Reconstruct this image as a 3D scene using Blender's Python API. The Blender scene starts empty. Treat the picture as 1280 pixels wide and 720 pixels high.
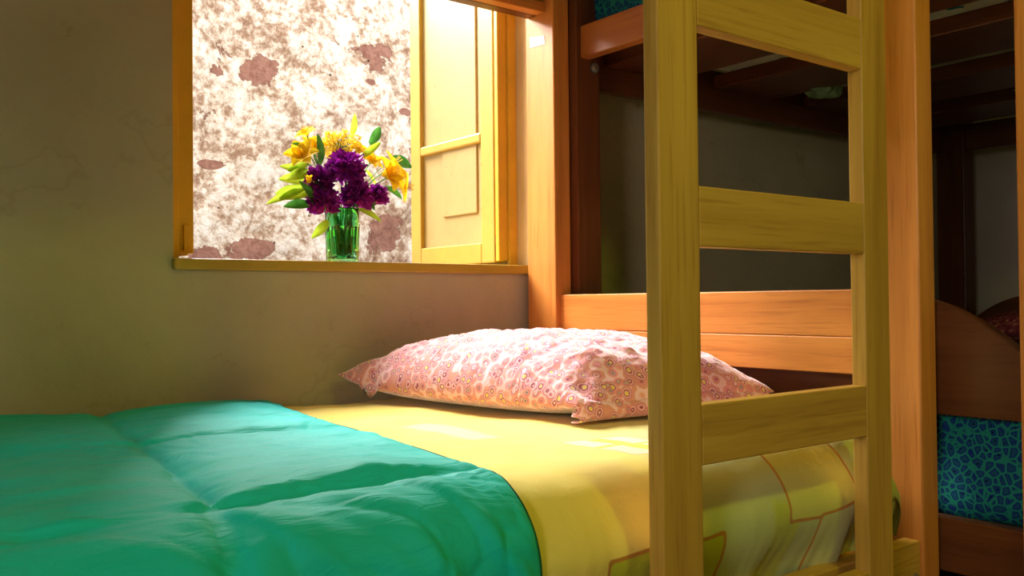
import bpy, bmesh, math, random
from mathutils import Vector, Matrix, noise
random.seed(7)
C = bpy.context.scene.collection
R = math.radians

# ------------------------------------------------------------------ camera
YAW, PITCH, ROLL = 52.1, 0.85, 0.58
FPX = 1151.0
CAM = Vector((0.0, 0.0, 0.80))
cd = bpy.data.cameras.new('camera'); cam = bpy.data.objects.new('camera', cd); C.objects.link(cam)
cd.sensor_width = 36; cd.lens = FPX/1280*36; cd.clip_start = 0.02
a = R(YAW)
fwd = Vector((math.cos(a), math.sin(a), 0)); rt = Vector((math.sin(a), -math.cos(a), 0)); up = Vector((0, 0, 1))
p = R(PITCH)
f2 = fwd*math.cos(p) + up*math.sin(p); u2 = up*math.cos(p) - fwd*math.sin(p)
r_ = R(ROLL)
r3 = rt*math.cos(r_) - u2*math.sin(r_); u3 = u2*math.cos(r_) + rt*math.sin(r_)
M = Matrix((r3, u3, -f2)).transposed().to_4x4(); M.translation = CAM
cam.matrix_world = M
bpy.context.scene.camera = cam

# ------------------------------------------------------------------ light
sc = bpy.context.scene
sc.view_settings.view_transform = 'Standard'; sc.view_settings.look = 'None'
sc.view_settings.gamma = 1.0; sc.view_settings.use_curve_mapping = False
sc.view_settings.exposure = 0.0
W = bpy.data.worlds.new('sky'); sc.world = W; W.use_nodes = True
bg = W.node_tree.nodes['Background']
bg.inputs[0].default_value = (0.95, 0.97, 1.0, 1); bg.inputs[1].default_value = 2.6

def lamp(name, kind, loc, energy, color, **kw):
    l = bpy.data.lights.new(name, kind); l.energy = energy; l.color = color
    for k, v in kw.items():
        if k != 'dir': setattr(l, k, v)
    o = bpy.data.objects.new(name, l); C.objects.link(o); o.location = loc
    if 'dir' in kw: o.rotation_euler = Vector(kw['dir']).to_track_quat('-Z', 'Y').to_euler()
    return o
# hazy sunlight falling over the courtyard wall and through the window
lamp('hazy_sun', 'SUN', (0, 6, 6), 48.0, (1.0, 0.93, 0.88), angle=R(62), dir=(0.20, -0.76, -0.60))
# bulb that lights the room behind the camera
lamp('ceiling_bulb', 'POINT', (0.92, -0.50, 2.15), 26, (0.95, 1.0, 0.07), shadow_soft_size=0.07)
# added lamp in an unseen opening, daylight from the left on the ladder sides
lamp('added_side_light', 'AREA', (-2.42, -0.75, 1.45), 32, (1.0, 0.88, 0.80), shape='RECTANGLE', size=0.6, size_y=0.7, dir=(1, 0.10, -0.08))

# ------------------------------------------------------------------ helpers
def at(px, py, y=None, x=None, z=None):
    """world point seen at photo pixel (px,py), on a plane of given x, y or z"""
    d = f2*FPX + r3*(px-640) - u3*(py-360)
    if y is not None: t = (y-CAM.y)/d.y
    elif x is not None: t = (x-CAM.x)/d.x
    else: t = (z-CAM.z)/d.z
    return CAM + d*t

def new_mat(name, rough=0.6, spec=0.4):
    m = bpy.data.materials.new(name); m.use_nodes = True
    b = m.node_tree.nodes['Principled BSDF']
    b.inputs['Roughness'].default_value = rough
    b.inputs['Specular IOR Level'].default_value = spec
    return m, m.node_tree, b
def N(nt, t, **kw):
    n = nt.nodes.new(t)
    for k, v in kw.items():
        if k.startswith('_'): setattr(n, k[1:], v)
        else: n.inputs[k].default_value = v
    return n
def L(nt, a, b): nt.links.new(a, b)
def ramp(nt, fac, stops, interp='LINEAR'):
    n = nt.nodes.new('ShaderNodeValToRGB'); n.color_ramp.interpolation = interp
    els = n.color_ramp.elements
    while len(els) > len(stops): els.remove(els[-1])
    while len(els) < len(stops): els.new(0.5)
    for e, (p, c) in zip(els, stops):
        e.position = p; e.color = (*c, 1) if len(c) == 3 else c
    L(nt, fac, n.inputs[0]); return n
def mixc(nt, fac, a, b, mode='MIX'):
    n = nt.nodes.new('ShaderNodeMix'); n.data_type = 'RGBA'; n.blend_type = mode
    for s, v in ((0, fac), (6, a), (7, b)):
        if hasattr(v, 'is_output'): L(nt, v, n.inputs[s])
        elif isinstance(v, tuple): n.inputs[s].default_value = (*v, 1)
        else: n.inputs[s].default_value = v
    return n.outputs[2]
def math_(nt, op, a, b=None):
    n = nt.nodes.new('ShaderNodeMath'); n.operation = op
    for i, v in enumerate((a, b)):
        if v is None: continue
        if hasattr(v, 'is_output'): L(nt, v, n.inputs[i])
        else: n.inputs[i].default_value = v
    return n.outputs[0]
def bump(nt, b, h, strength=0.3, dist=0.01, prev=None):
    n = nt.nodes.new('ShaderNodeBump'); n.inputs['Strength'].default_value = strength
    n.inputs['Distance'].default_value = dist; L(nt, h, n.inputs['Height'])
    if prev: L(nt, prev, n.inputs['Normal'])
    L(nt, n.outputs[0], b.inputs['Normal']); return n.outputs[0]

def wood(name, c1, c2, c3, axis, rough=0.42, spec=0.35, coat=0.0):
    m, nt, b = new_mat(name, rough, spec)
    tc = N(nt, 'ShaderNodeTexCoord')
    mp = N(nt, 'ShaderNodeMapping')
    s = [26.0]*3; s[axis] = 1.1
    mp.inputs['Scale'].default_value = s
    L(nt, tc.outputs['Object'], mp.inputs[0])
    n1 = N(nt, 'ShaderNodeTexNoise', Scale=1.0, Detail=6.0, Roughness=0.62, Distortion=0.6); L(nt, mp.outputs[0], n1.inputs[0])
    mp2 = N(nt, 'ShaderNodeMapping'); s2 = [220.0]*3; s2[axis] = 9.0
    mp2.inputs['Scale'].default_value = s2; L(nt, tc.outputs['Object'], mp2.inputs[0])
    n2 = N(nt, 'ShaderNodeTexNoise', Scale=1.0, Detail=3.0); L(nt, mp2.outputs[0], n2.inputs[0])
    mp3 = N(nt, 'ShaderNodeMapping'); s3 = [9.0]*3; s3[axis] = 1.2
    mp3.inputs['Scale'].default_value = s3; L(nt, tc.outputs['Object'], mp3.inputs[0])
    n3 = N(nt, 'ShaderNodeTexNoise', Scale=1.0, Detail=2.0); L(nt, mp3.outputs[0], n3.inputs[0])
    r1 = ramp(nt, n1.outputs[0], [(0.22, c3), (0.5, c1), (0.78, c2)])
    pores = ramp(nt, n2.outputs[0], [(0.30, (0.74, 0.66, 0.60)), (0.46, (1, 1, 1))])
    c = mixc(nt, 0.7, r1.outputs[0], pores.outputs[0], 'MULTIPLY')
    big = ramp(nt, n3.outputs[0], [(0.3, (0.82, 0.76, 0.7)), (0.65, (1.05, 1.05, 1.05))])
    c = mixc(nt, 0.8, c, big.outputs[0], 'MULTIPLY')
    L(nt, c, b.inputs['Base Color'])
    bump(nt, b, n2.outputs[0], 0.12, 0.002)
    b.inputs['Coat Weight'].default_value = coat; b.inputs['Coat Roughness'].default_value = 0.3
    return m
AX = 'xyz'
OR = [wood('orange_varnished_wood_'+AX[i], (0.62, 0.245, 0.045), (0.72, 0.31, 0.065), (0.46, 0.155, 0.025), i) for i in range(3)]
LT = [wood('honey_varnished_wood_'+AX[i], (0.55, 0.33, 0.055), (0.66, 0.41, 0.08), (0.40, 0.215, 0.03), i) for i in range(3)]
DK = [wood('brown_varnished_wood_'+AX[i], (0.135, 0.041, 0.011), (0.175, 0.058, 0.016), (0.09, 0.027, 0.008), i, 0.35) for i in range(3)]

MD = wood('reddish_varnished_wood_y', (0.36, 0.12, 0.022), (0.44, 0.16, 0.03), (0.26, 0.08, 0.015), 1)
def plain(name, col, rough=0.6, spec=0.4, var=0.12, scale=20, bmp=0.0, metallic=0.0):
    m, nt, b = new_mat(name, rough, spec)
    tc = N(nt, 'ShaderNodeTexCoord'); n = N(nt, 'ShaderNodeTexNoise', Scale=float(scale), Detail=4.0); L(nt, tc.outputs['Object'], n.inputs[0])
    lo = tuple(max(0, c*(1-var)) for c in col); hi = tuple(min(1, c*(1+var)) for c in col)
    r = ramp(nt, n.outputs[0], [(0.3, lo), (0.7, hi)]); L(nt, r.outputs[0], b.inputs['Base Color'])
    b.inputs['Metallic'].default_value = metallic
    if bmp: bump(nt, b, n.outputs[0], bmp, 0.01)
    return m

def wall_mat():
    m, nt, b = new_mat('olive_limewash_plaster', 0.85, 0.15)
    tc = N(nt, 'ShaderNodeTexCoord')
    n1 = N(nt, 'ShaderNodeTexNoise', Scale=2.2, Detail=8.0, Roughness=0.6, Distortion=0.4); L(nt, tc.outputs['Object'], n1.inputs[0])
    n2 = N(nt, 'ShaderNodeTexNoise', Scale=60.0, Detail=4.0); L(nt, tc.outputs['Object'], n2.inputs[0])
    r = ramp(nt, n1.outputs[0], [(0.28, (0.35, 0.30, 0.17)), (0.5, (0.40, 0.345, 0.205)), (0.72, (0.44, 0.38, 0.235))])
    # fine meandering hairline cracks
    w = N(nt, 'ShaderNodeTexNoise', Scale=2.6, Detail=5.0, Distortion=0.3); L(nt, tc.outputs['Object'], w.inputs[0])
    d = math_(nt, 'ABSOLUTE', math_(nt, 'SUBTRACT', w.outputs[0], 0.44))
    cr = ramp(nt, d, [(0.0, (0.90, 0.90, 0.88)), (0.006, (1, 1, 1))])
    n4 = N(nt, 'ShaderNodeTexNoise', Scale=14.0, Detail=6.0, Roughness=0.7); L(nt, tc.outputs['Object'], n4.inputs[0])
    st = ramp(nt, n4.outputs[0], [(0.26, (0.72, 0.70, 0.62)), (0.36, (1, 1, 1))])
    c = mixc(nt, 1.0, r.outputs[0], cr.outputs[0], 'MULTIPLY'); c = mixc(nt, 0.8, c, st.outputs[0], 'MULTIPLY')
    L(nt, c, b.inputs['Base Color'])
    h = mixc(nt, 0.25, n1.outputs[0], n2.outputs[0])
    bump(nt, b, h, 0.35, 0.02)
    return m
PLASTER = wall_mat()
PALE = plain('pale_grey_plaster', (0.55, 0.50, 0.42), 0.85, 0.1, 0.08, 5, 0.2)
YEL = None
def paint_mat(name, col, dirt, rough=0.4):
    m, nt, b = new_mat(name, rough, 0.4)
    tc = N(nt, 'ShaderNodeTexCoord')
    n = N(nt, 'ShaderNodeTexNoise', Scale=7.0, Detail=7.0, Roughness=0.65); L(nt, tc.outputs['Object'], n.inputs[0])
    n2 = N(nt, 'ShaderNodeTexNoise', Scale=45.0, Detail=5.0, Roughness=0.7); L(nt, tc.outputs['Object'], n2.inputs[0])
    r = ramp(nt, n.outputs[0], [(0.3, tuple(c*0.86 for c in col)), (0.6, col)])
    r2 = ramp(nt, n2.outputs[0], [(0.27, dirt), (0.34, (1, 1, 1))])
    L(nt, mixc(nt, 0.8, r.outputs[0], r2.outputs[0], 'MULTIPLY'), b.inputs['Base Color'])
    bump(nt, b, n.outputs[0], 0.15, 0.006)
    return m
YEL = paint_mat('yellow_oil_paint', (0.54, 0.34, 0.06), (0.45, 0.3, 0.15))
YELP = paint_mat('pale_yellow_oil_paint', (0.46, 0.33, 0.13), (0.7, 0.5, 0.3))
OCH = paint_mat('ochre_oil_paint', (0.70, 0.41, 0.035), (0.45, 0.3, 0.12))
SILLP = paint_mat('worn_mustard_paint', (0.40, 0.26, 0.03), (0.35, 0.22, 0.1))
CREAM = plain('bounce_lit_reveal', (0.62, 0.47, 0.24), 0.8, 0.2, 0.08, 6, 0.2)  # lighter than the wall plaster, window bounce light put into the colour

def put(name, bm, mat, parent=None, smooth=False, org=None, uv=None):
    """link a bmesh (built in world coordinates) as one object"""
    if org is None:
        org = Vector((0, 0, 0))
        if bm.verts and parent is None:
            xs = [v.co for v in bm.verts]
            org = Vector(((min(v.x for v in xs)+max(v.x for v in xs))/2, (min(v.y for v in xs)+max(v.y for v in xs))/2, min(v.z for v in xs)))
        elif parent is not None:
            org = WP[parent.name]
    org = Vector(org)
    me = bpy.data.meshes.new(name)
    for v in bm.verts: v.co -= org
    bm.normal_update(); bm.to_mesh(me); bm.free()
    if smooth: me.polygons.foreach_set('use_smooth', [True]*len(me.polygons))
    o = bpy.data.objects.new(name, me); C.objects.link(o)
    if isinstance(mat, (list, tuple)):
        for m in mat: me.materials.append(m)
    else: me.materials.append(mat)
    if parent is not None: o.parent = parent
    else: o.location = org
    WP[o.name] = org
    return o
WP = {}
def thing(name, loc, label=None, cat=None, group=None, kind=None):
    o = bpy.data.objects.new(name, None); C.objects.link(o); o.location = loc; o.empty_display_size = 0.05
    WP[o.name] = Vector(loc)
    tag(o, label, cat, group, kind); return o
def tag(o, label=None, cat=None, group=None, kind=None):
    for k, v in (('label', label), ('category', cat), ('group', group), ('kind', kind)):
        if v: o[k] = v
    return o
def box(bm, x0, x1, y0, y1, z0, z1, bev=0.0, seg=2, mi=0):
    vs = [bm.verts.new((x, y, z)) for z in (z0, z1) for y in (y0, y1) for x in (x0, x1)]
    fs = [bm.faces.new([vs[i] for i in q]) for q in ((0, 2, 3, 1), (4, 5, 7, 6), (0, 1, 5, 4), (2, 6, 7, 3), (0, 4, 6, 2), (1, 3, 7, 5))]
    for f in fs: f.material_index = mi
    if bev:
        es = list({e for f in fs for e in f.edges})
        r = bmesh.ops.bevel(bm, geom=es, offset=bev, segments=seg, profile=0.5, affect='EDGES')
        for f in r['faces']: f.material_index = mi
def pbox(name, parent, mat, x0, x1, y0, y1, z0, z1, bev=0.0025):
    bm = bmesh.new(); box(bm, x0, x1, y0, y1, z0, z1, bev)
    return put(name, bm, mat, parent)
def tube(bm, pts, rad, n=8, cap=True):
    pts = [Vector(p) for p in pts]; rings = []
    for i, p in enumerate(pts):
        t = (pts[min(i+1, len(pts)-1)] - pts[max(i-1, 0)]).normalized()
        s = t.cross(Vector((0, 0, 1)));
        if s.length < 0.05: s = t.cross(Vector((1, 0, 0)))
        s.normalize(); q = t.cross(s)
        r = rad[i] if isinstance(rad, (list, tuple)) else rad
        rings.append([bm.verts.new(p + (s*math.cos(k*2*math.pi/n) + q*math.sin(k*2*math.pi/n))*r) for k in range(n)])
    for a_, b_ in zip(rings, rings[1:]):
        for k in range(n): bm.faces.new((a_[k], a_[(k+1) % n], b_[(k+1) % n], b_[k]))
    if cap: bm.faces.new(rings[0][::-1]); bm.faces.new(rings[-1])
def fbm(x, y, z=0.0, o=4):
    return noise.fractal(Vector((x, y, z)), 0.9, 2.0, o)

# ------------------------------------------------------------------ the setting
RX0, RX1, RY0, RY1, RZ = -2.4, 3.47, -3.0, 1.75, 2.75
WX0, WX1, WZ0, WZ1 = 0.559, 1.413, 0.866, 1.96          # window opening
TW = 0.32                                               # thickness of the window wall
def struct(name, bm, mat, **kw): return tag(put(name, bm, mat, **kw), kind='structure')
bm = bmesh.new(); box(bm, RX0-0.2, RX1+0.2, RY0-0.2, RY1+TW, -0.1, 0.0)
FLOORM = wood('dark_floor_boards', (0.10, 0.045, 0.02), (0.14, 0.065, 0.03), (0.06, 0.025, 0.012), 0, 0.45)
struct('floor', bm, FLOORM)
bm = bmesh.new(); box(bm, RX0-0.2, RX1+0.2, RY0-0.2, RY1+TW, RZ, RZ+0.12); struct('ceiling', bm, PALE)
bm = bmesh.new()                                        # wall with the window, opening cut out of one mesh
xs = [RX0-0.2, WX0, WX1, RX1+0.2]; zs = [0, WZ0, WZ1, RZ]
for yy in (RY1, RY1+TW):
    g = [[bm.verts.new((x, yy, z)) for x in xs] for z in zs]
    for j in range(3):
        for i in range(3):
            if (i, j) == (1, 1): continue
            q = (g[j][i], g[j][i+1], g[j+1][i+1], g[j+1][i])
            f = bm.faces.new(q if yy == RY1 else q[::-1]); f.material_index = 0 if yy == RY1 else 2
    if yy == RY1: g0 = g
def quad(*v): f = bm.faces.new(v); return f
ring0 = [g0[1][1], g0[1][2], g0[2][2], g0[2][1]]; ring1 = [g[1][1], g[1][2], g[2][2], g[2][1]]
for k in range(4):
    f = quad(ring0[k], ring0[(k+1) % 4], ring1[(k+1) % 4], ring1[k]); f.material_index = 1
for row0, row1 in (([g0[0][i] for i in range(4)], [g[0][i] for i in range(4)]), ([g0[3][i] for i in range(4)], [g[3][i] for i in range(4)]),
                   ([g0[j][0] for j in range(4)], [g[j][0] for j in range(4)]), ([g0[j][3] for j in range(4)], [g[j][3] for j in range(4)])):
    for k in range(3): quad(row0[k], row0[k+1], row1[k+1], row1[k])
bmesh.ops.recalc_face_normals(bm, faces=bm.faces)
struct('wall_back', bm, [PLASTER, CREAM, plain('whitewash', (0.5, 0.48, 0.46), 0.9, 0.1, 0.05, 6)])
bm = bmesh.new(); box(bm, RX1, RX1+0.2, RY0-0.2, RY1, 0, RZ); struct('wall_right', bm, PALE)
bm = bmesh.new()
box(bm, RX0-0.2, RX0, RY0-0.2, -1.08, 0, RZ); box(bm, RX0-0.2, RX0, -0.42, RY1, 0, RZ)
box(bm, RX0-0.2, RX0, -1.08, -0.42, 0, 1.08); box(bm, RX0-0.2, RX0, -1.08, -0.42, 1.82, RZ)  # unseen opening, added for the side lamp
struct('wall_left', bm, PLASTER)
bm = bmesh.new()
box(bm, RX0, RX1, RY0-0.2, RY0, 0, RZ)
struct('wall_front', bm, PLASTER)

# courtyard behind the window
def stone_mat():
    m, nt, b = new_mat('crumbling_whitewashed_stone', 0.9, 0.1)
    tc = N(nt, 'ShaderNodeTexCoord')
    n1 = N(nt, 'ShaderNodeTexNoise', Scale=9.0, Detail=13.0, Roughness=0.66, Distortion=0.1); L(nt, tc.outputs['Object'], n1.inputs[0])
    n2 = N(nt, 'ShaderNodeTexNoise', Scale=34.0, Detail=10.0, Roughness=0.72, Distortion=0.25); L(nt, tc.outputs['Object'], n2.inputs[0])
    n3 = N(nt, 'ShaderNodeTexNoise', Scale=2.6, Detail=9.0, Roughness=0.62, Distortion=0.3); L(nt, tc.outputs['Object'], n3.inputs[0])
    f = mixc(nt, 0.5, n1.outputs[0], n2.outputs[0])
    base = ramp(nt, f, [(0.34, (0.20, 0.115, 0.075)), (0.42, (0.28, 0.18, 0.12)), (0.465, (0.42, 0.32, 0.24)), (0.51, (0.60, 0.54, 0.46)), (0.58, (0.74, 0.71, 0.67))])
    patch = ramp(nt, n3.outputs[0], [(0.36, (1, 1, 1)), (0.367, (0, 0, 0))])
    brick = ramp(nt, n2.outputs[0], [(0.3, (0.17, 0.075, 0.055)), (0.7, (0.36, 0.20, 0.155))])
    rim = ramp(nt, n3.outputs[0], [(0.355, (1, 1, 1)), (0.365, (0.45, 0.36, 0.3)), (0.372, (1, 1, 1))])
    # places where the whitewash has fallen off and the reddish stone shows
    dmin = None
    warpn = N(nt, 'ShaderNodeTexNoise', Scale=11.0, Detail=8.0, Roughness=0.62); L(nt, tc.outputs['Object'], warpn.inputs[0])
    wv_ = math_(nt, 'MULTIPLY', math_(nt, 'SUBTRACT', warpn.outputs[0], 0.5), 3.4)
    for (cx_, cz_, rx_, rz_) in SPOTS:
        sb = nt.nodes.new('ShaderNodeVectorMath'); sb.operation = 'SUBTRACT'; L(nt, tc.outputs['Object'], sb.inputs[0]); sb.inputs[1].default_value = (cx_, 0, cz_)
        ml = nt.nodes.new('ShaderNodeVectorMath'); ml.operation = 'MULTIPLY'; L(nt, sb.outputs[0], ml.inputs[0]); ml.inputs[1].default_value = (1/rx_, 0, 1/rz_)
        ln_ = nt.nodes.new('ShaderNodeVectorMath'); ln_.operation = 'LENGTH'; L(nt, ml.outputs[0], ln_.inputs[0])
        dmin = ln_.outputs['Value'] if dmin is None else math_(nt, 'MINIMUM', dmin, ln_.outputs['Value'])
    dd = math_(nt, 'MULTIPLY', math_(nt, 'ADD', dmin, wv_), 0.5)
    patch2 = ramp(nt, dd, [(0.47, (1, 1, 1)), (0.49, (0, 0, 0))]); rim2 = ramp(nt, dd, [(0.46, (1, 1, 1)), (0.485, (0.45, 0.36, 0.3)), (0.505, (1, 1, 1))])
    c = mixc(nt, patch.outputs[0], base.outputs[0], brick.outputs[0])
    c = mixc(nt, patch2.outputs[0], c, brick.outputs[0])
    c = mixc(nt, 1.0, c, rim.outputs[0], 'MULTIPLY'); c = mixc(nt, 1.0, c, rim2.outputs[0], 'MULTIPLY')
    v = N(nt, 'ShaderNodeTexVoronoi', Scale=13.0); v.inputs['Randomness'].default_value = 1.0
    L(nt, tc.outputs['Object'], v.inputs['Vector'])
    holes = ramp(nt, v.outputs['Distance'], [(0.045, (0.22, 0.16, 0.12)), (0.085, (1, 1, 1))])
    c = mixc(nt, 1.0, c, holes.outputs[0], 'MULTIPLY')
    L(nt, c, b.inputs['Base Color'])
    bump(nt, b, f, 1.0, 0.06)
    return m
bm = bmesh.new()
SY = 3.35
nx, nz = 330, 112
grid = []
for j in range(nz+1):
    row = []
    for i in range(nx+1):
        x = -1.2 + i*0.02; z = -0.05 + j*0.02
        d = 0.045*fbm(x*1.7, z*1.7, 3.3, 5) + 0.014*fbm(x*9, z*9, 1.2, 4)
        row.append(bm.verts.new((x, SY - d, z)))
    grid.append(row)
for j in range(nz):
    for i in range(nx): bm.faces.new((grid[j][i], grid[j][i+1], grid[j+1][i+1], grid[j+1][i]))
br = [bm.verts.new((v.co.x, SY+0.3, v.co.z)) for v in (grid[0][0], grid[0][-1], grid[-1][-1], grid[-1][0])]
bm.faces.new(br[::-1])
bm.faces.new(grid[-1] + [br[2], br[3]]); bm.faces.new(grid[0][::-1] + [br[0], br[1]])
bm.faces.new([grid[j][0] for j in range(nz+1)] + [br[3], br[0]]); bm.faces.new([grid[j][-1] for j in range(nz, -1, -1)] + [br[1], br[2]])
bmesh.ops.recalc_face_normals(bm, faces=bm.faces)
SPOTS = []
for (px_, py_, wx_, wz_) in ((328, 88, 30, 26), (262, 322, 22, 22), (305, 312, 40, 16), (484, 296, 34, 34), (462, 103, 9, 5), (268, 205, 26, 6), (505, 140, 14, 6)):
    q_ = at(px_, py_, y=SY); k_ = 3.6/FPX
    SPOTS.append((q_.x, q_.z, wx_*k_*0.80, wz_*k_*0.72))
struct('wall_courtyard', bm, stone_mat(), smooth=True, org=(0, 0, 0))
bm = bmesh.new(); box(bm, -1.6, 5.8, RY1+TW, SY+0.4, -0.15, -0.02)
struct('ground', bm, plain('courtyard_paving', (0.16, 0.145, 0.13), 0.8, 0.2, 0.15, 8, 0.3))

# ------------------------------------------------------------------ window
win = thing('window_1', (1.0, 1.80, 0.866), kind='structure')
pbox('window_sill', win, SILLP, 0.556, 1.440, 1.735, 2.14, 0.866, 0.888, 0.0035)
fy0, fy1 = 1.790, 1.802
bm = bmesh.new()
FW = 0.0425
box(bm, WX0, WX0+0.024, fy0, fy1, 0.888, WZ1, 0.002); box(bm, WX0+0.024, WX0+0.055, fy0+0.008, fy1+0.01, 0.9, WZ1, 0.002)
box(bm, WX0+0.034, WX0+0.046, fy0+0.002, fy0+0.012, 0.905, 0.955, 0.0015)
box(bm, WX1-0.024, WX1, fy0, fy1, 0.888, WZ1, 0.002); box(bm, WX1-0.052, WX1-0.024, fy0+0.008, fy1+0.01, 0.9, WZ1, 0.002)
box(bm, WX0+0.024, WX1-0.024, fy0, fy1, WZ1-0.05, WZ1, 0.002)
put('window_frame', bm, OCH, win)
sx0, sx1, sy0, sy1, sz0, sz1 = 1.361, 1.392, 1.864, 2.26, 0.897, 1.90
sy0 = 1.817; sy1 = 2.205
bm = bmesh.new()
box(bm, sx0, sx1, sy0, sy0+0.055, sz0, sz1, 0.003)                 # stile at the hinge
box(bm, sx0, sx1, sy1-0.05, sy1, sz0, sz1, 0.003)                  # meeting stile
box(bm, sx0, sx1, sy0+0.055, sy1-0.05, sz0, sz0+0.052, 0.003)
box(bm, sx0, sx1, sy0+0.055, sy1-0.05, sz1-0.06, sz1, 0.003)
sh = put('shutter', bm, YEL, win)
pbox('middle_bar', sh, YEL, sx0-0.001, sx1-0.006, sy0+0.055, sy1-0.05, 1.202, 1.228, 0.005)
bm = bmesh.new()
box(bm, sx0+0.012, sx0+0.020, sy0+0.05, sy1-0.045, sz0+0.05, sz1-0.055)
box(bm, sx0+0.007, sx0+0.013, 1.900, 2.056, 1.027, sz1-0.10, 0.0025)
put('panel', bm, YELP, sh)
bm = bmesh.new(); tube(bm, [(sx0+0.006, sy0-0.006, 0.915), (sx0+0.006, sy0-0.006, 0.965)], 0.005, 10)
put('hinge', bm, plain('rusty_hinge_metal', (0.35, 0.17, 0.05), 0.5, 0.4, 0.4, 60), sh)
# the left-hand shutter, folded back out of the photo's sight
bm = bmesh.new()
a0, a1 = 0.583, 0.611
box(bm, a0, a1, sy0, sy0+0.055, sz0, sz1, 0.003); box(bm, a0, a1, sy1-0.05, sy1, sz0, sz1, 0.003)
box(bm, a0, a1, sy0+0.055, sy1-0.05, sz0, sz0+0.052, 0.003); box(bm, a0, a1, sy0+0.055, sy1-0.05, sz1-0.06, sz1, 0.003)
s2_ = put('shutter', bm, YEL, win)
bm = bmesh.new(); box(bm, a0+0.01, a0+0.018, sy0+0.05, sy1-0.045, sz0+0.05, sz1-0.055); put('panel', bm, YELP, s2_)

# ------------------------------------------------------------------ bunk bed with the pillow
HX = 1.390
bA = thing('bunk_bed', (0.4, 1.235, 0), 'orange wooden bunk bed with pink pillow and green comforter on its lower berth', 'bunk bed')
YB0, YB1, YF0, YF1 = 1.620, 1.723, 0.746, 0.849
FX = -0.62
for (x0, x1) in ((HX, HX+0.048), (FX-0.048, FX)):
    for (y0, y1) in ((YB0, YB1), (YF0, YF1)):
        pbox('post', bA, OR[2], x0, x1, y0, y1, 0, 2.05, 0.003)
bm = bmesh.new()
box(bm, HX+0.013, HX+0.038, YF1, YB0, 0.735, 0.815, 0.002); box(bm, HX+0.013, HX+0.038, YF1, YB0, 0.672, 0.7345, 0.002)
put('headboard', bm, OR[1], bA)
pbox('end_rail', bA, OR[1], HX+0.013, HX+0.038, YF1, YB0, 0.33, 0.42)
pbox('footboard', bA, OR[1], FX-0.038, FX-0.013, YF1, YB0, 0.33, 0.66)
for z0, z1 in ((0.335, 0.420), (1.478, 1.575)):
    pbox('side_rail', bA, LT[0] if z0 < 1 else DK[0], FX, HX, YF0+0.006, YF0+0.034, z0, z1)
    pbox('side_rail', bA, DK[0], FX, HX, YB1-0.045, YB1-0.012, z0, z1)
pbox('ledger', bA, OR[0], FX, HX, YB1-0.075, YB1-0.045, 1.478, 1.503)
pbox('end_rail', bA, OR[1], HX+0.013, HX+0.038, YF1, YB0, 1.60, 1.72)
pbox('end_rail', bA, OR[1], FX-0.038, FX-0.013, YF1, YB0, 1.60, 1.72)
for zz in (0.395, 1.505):
    for k in range(9):
        x = FX+0.10+k*0.215
        pbox('slat', bA, OR[1], x, x+0.09, YF0+0.036, YB1-0.05, zz, zz+0.018, 0.002)
P = at(1140, 702, y=YF0+0.006)
bm = bmesh.new()
Pb = Vector((1.372, YF0+0.006, 0.366))
tube(bm, [Pb+Vector((0, 0.004, 0)), Pb+Vector((0, -0.0022, 0)), Pb+Vector((0, -0.0035, 0))], [0.0065, 0.0065, 0.004], 16)
STEEL = plain('dull_steel', (0.35, 0.33, 0.28), 0.35, 0.5, 0.2, 80, metallic=0.9)
put('bolt', bm, STEEL, bA)
# strip of white tape on the post by the window
bm = bmesh.new()
c0 = Vector((HX-0.0012, 1.705, 1.375)); q = [at(662, 47, x=HX-0.001), at(662.5, 60, x=HX-0.001), at(681, 55, x=HX-0.001), at(680, 44.5, x=HX-0.001)]
for v in q: v.y = min(v.y, 1.7225)
f1 = [bm.verts.new(v) for v in q]; f0 = [bm.verts.new(v+Vector((0.0013, 0, 0))) for v in q]
bm.faces.new(f1); bm.faces.new(f0[::-1])
for k in range(4): bm.faces.new((f1[k], f0[k], f0[(k+1) % 4], f1[(k+1) % 4]))
bmesh.ops.recalc_face_normals(bm, faces=bm.faces)
tag(put('tape_strip', bm, plain('white_tape', (0.85, 0.8, 0.74), 0.5, 0.3, 0.05), bA), 'strip of white tape')
bm = bmesh.new(); box(bm, FX+0.01, HX-0.01, YF0+0.04, YB0+0.05, 1.524, 1.65, 0.03, 3)
TICK = plain('pale_ticking', (0.5, 0.48, 0.4), 0.9, 0.1, 0.1, 12)
tag(put('mattress', bm, TICK), 'pale mattress on the upper berth over the green comforter', 'mattress')

# ------------------------------------------------------------------ ladder
YL = 0.700
lad = thing('bunk_ladder', (0.99, YL+0.011, 0), 'honey coloured wooden ladder with flat rungs in front of the lower berth', 'ladder')
for x0, x1 in ((0.7525, 0.8190), (1.1600, 1.2215)):
    pbox('stile', lad, LT[2], x0, x1, YL, YL+0.0225, 0, 1.70, 0.002)
for zt in (0.175, 0.425, 0.680, 0.931, 1.186, 1.44):
    pbox('rung', lad, LT[0], 0.8192, 1.1598, YL+0.0004, YL+0.0225, zt-0.070, zt, 0.0018)

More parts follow.
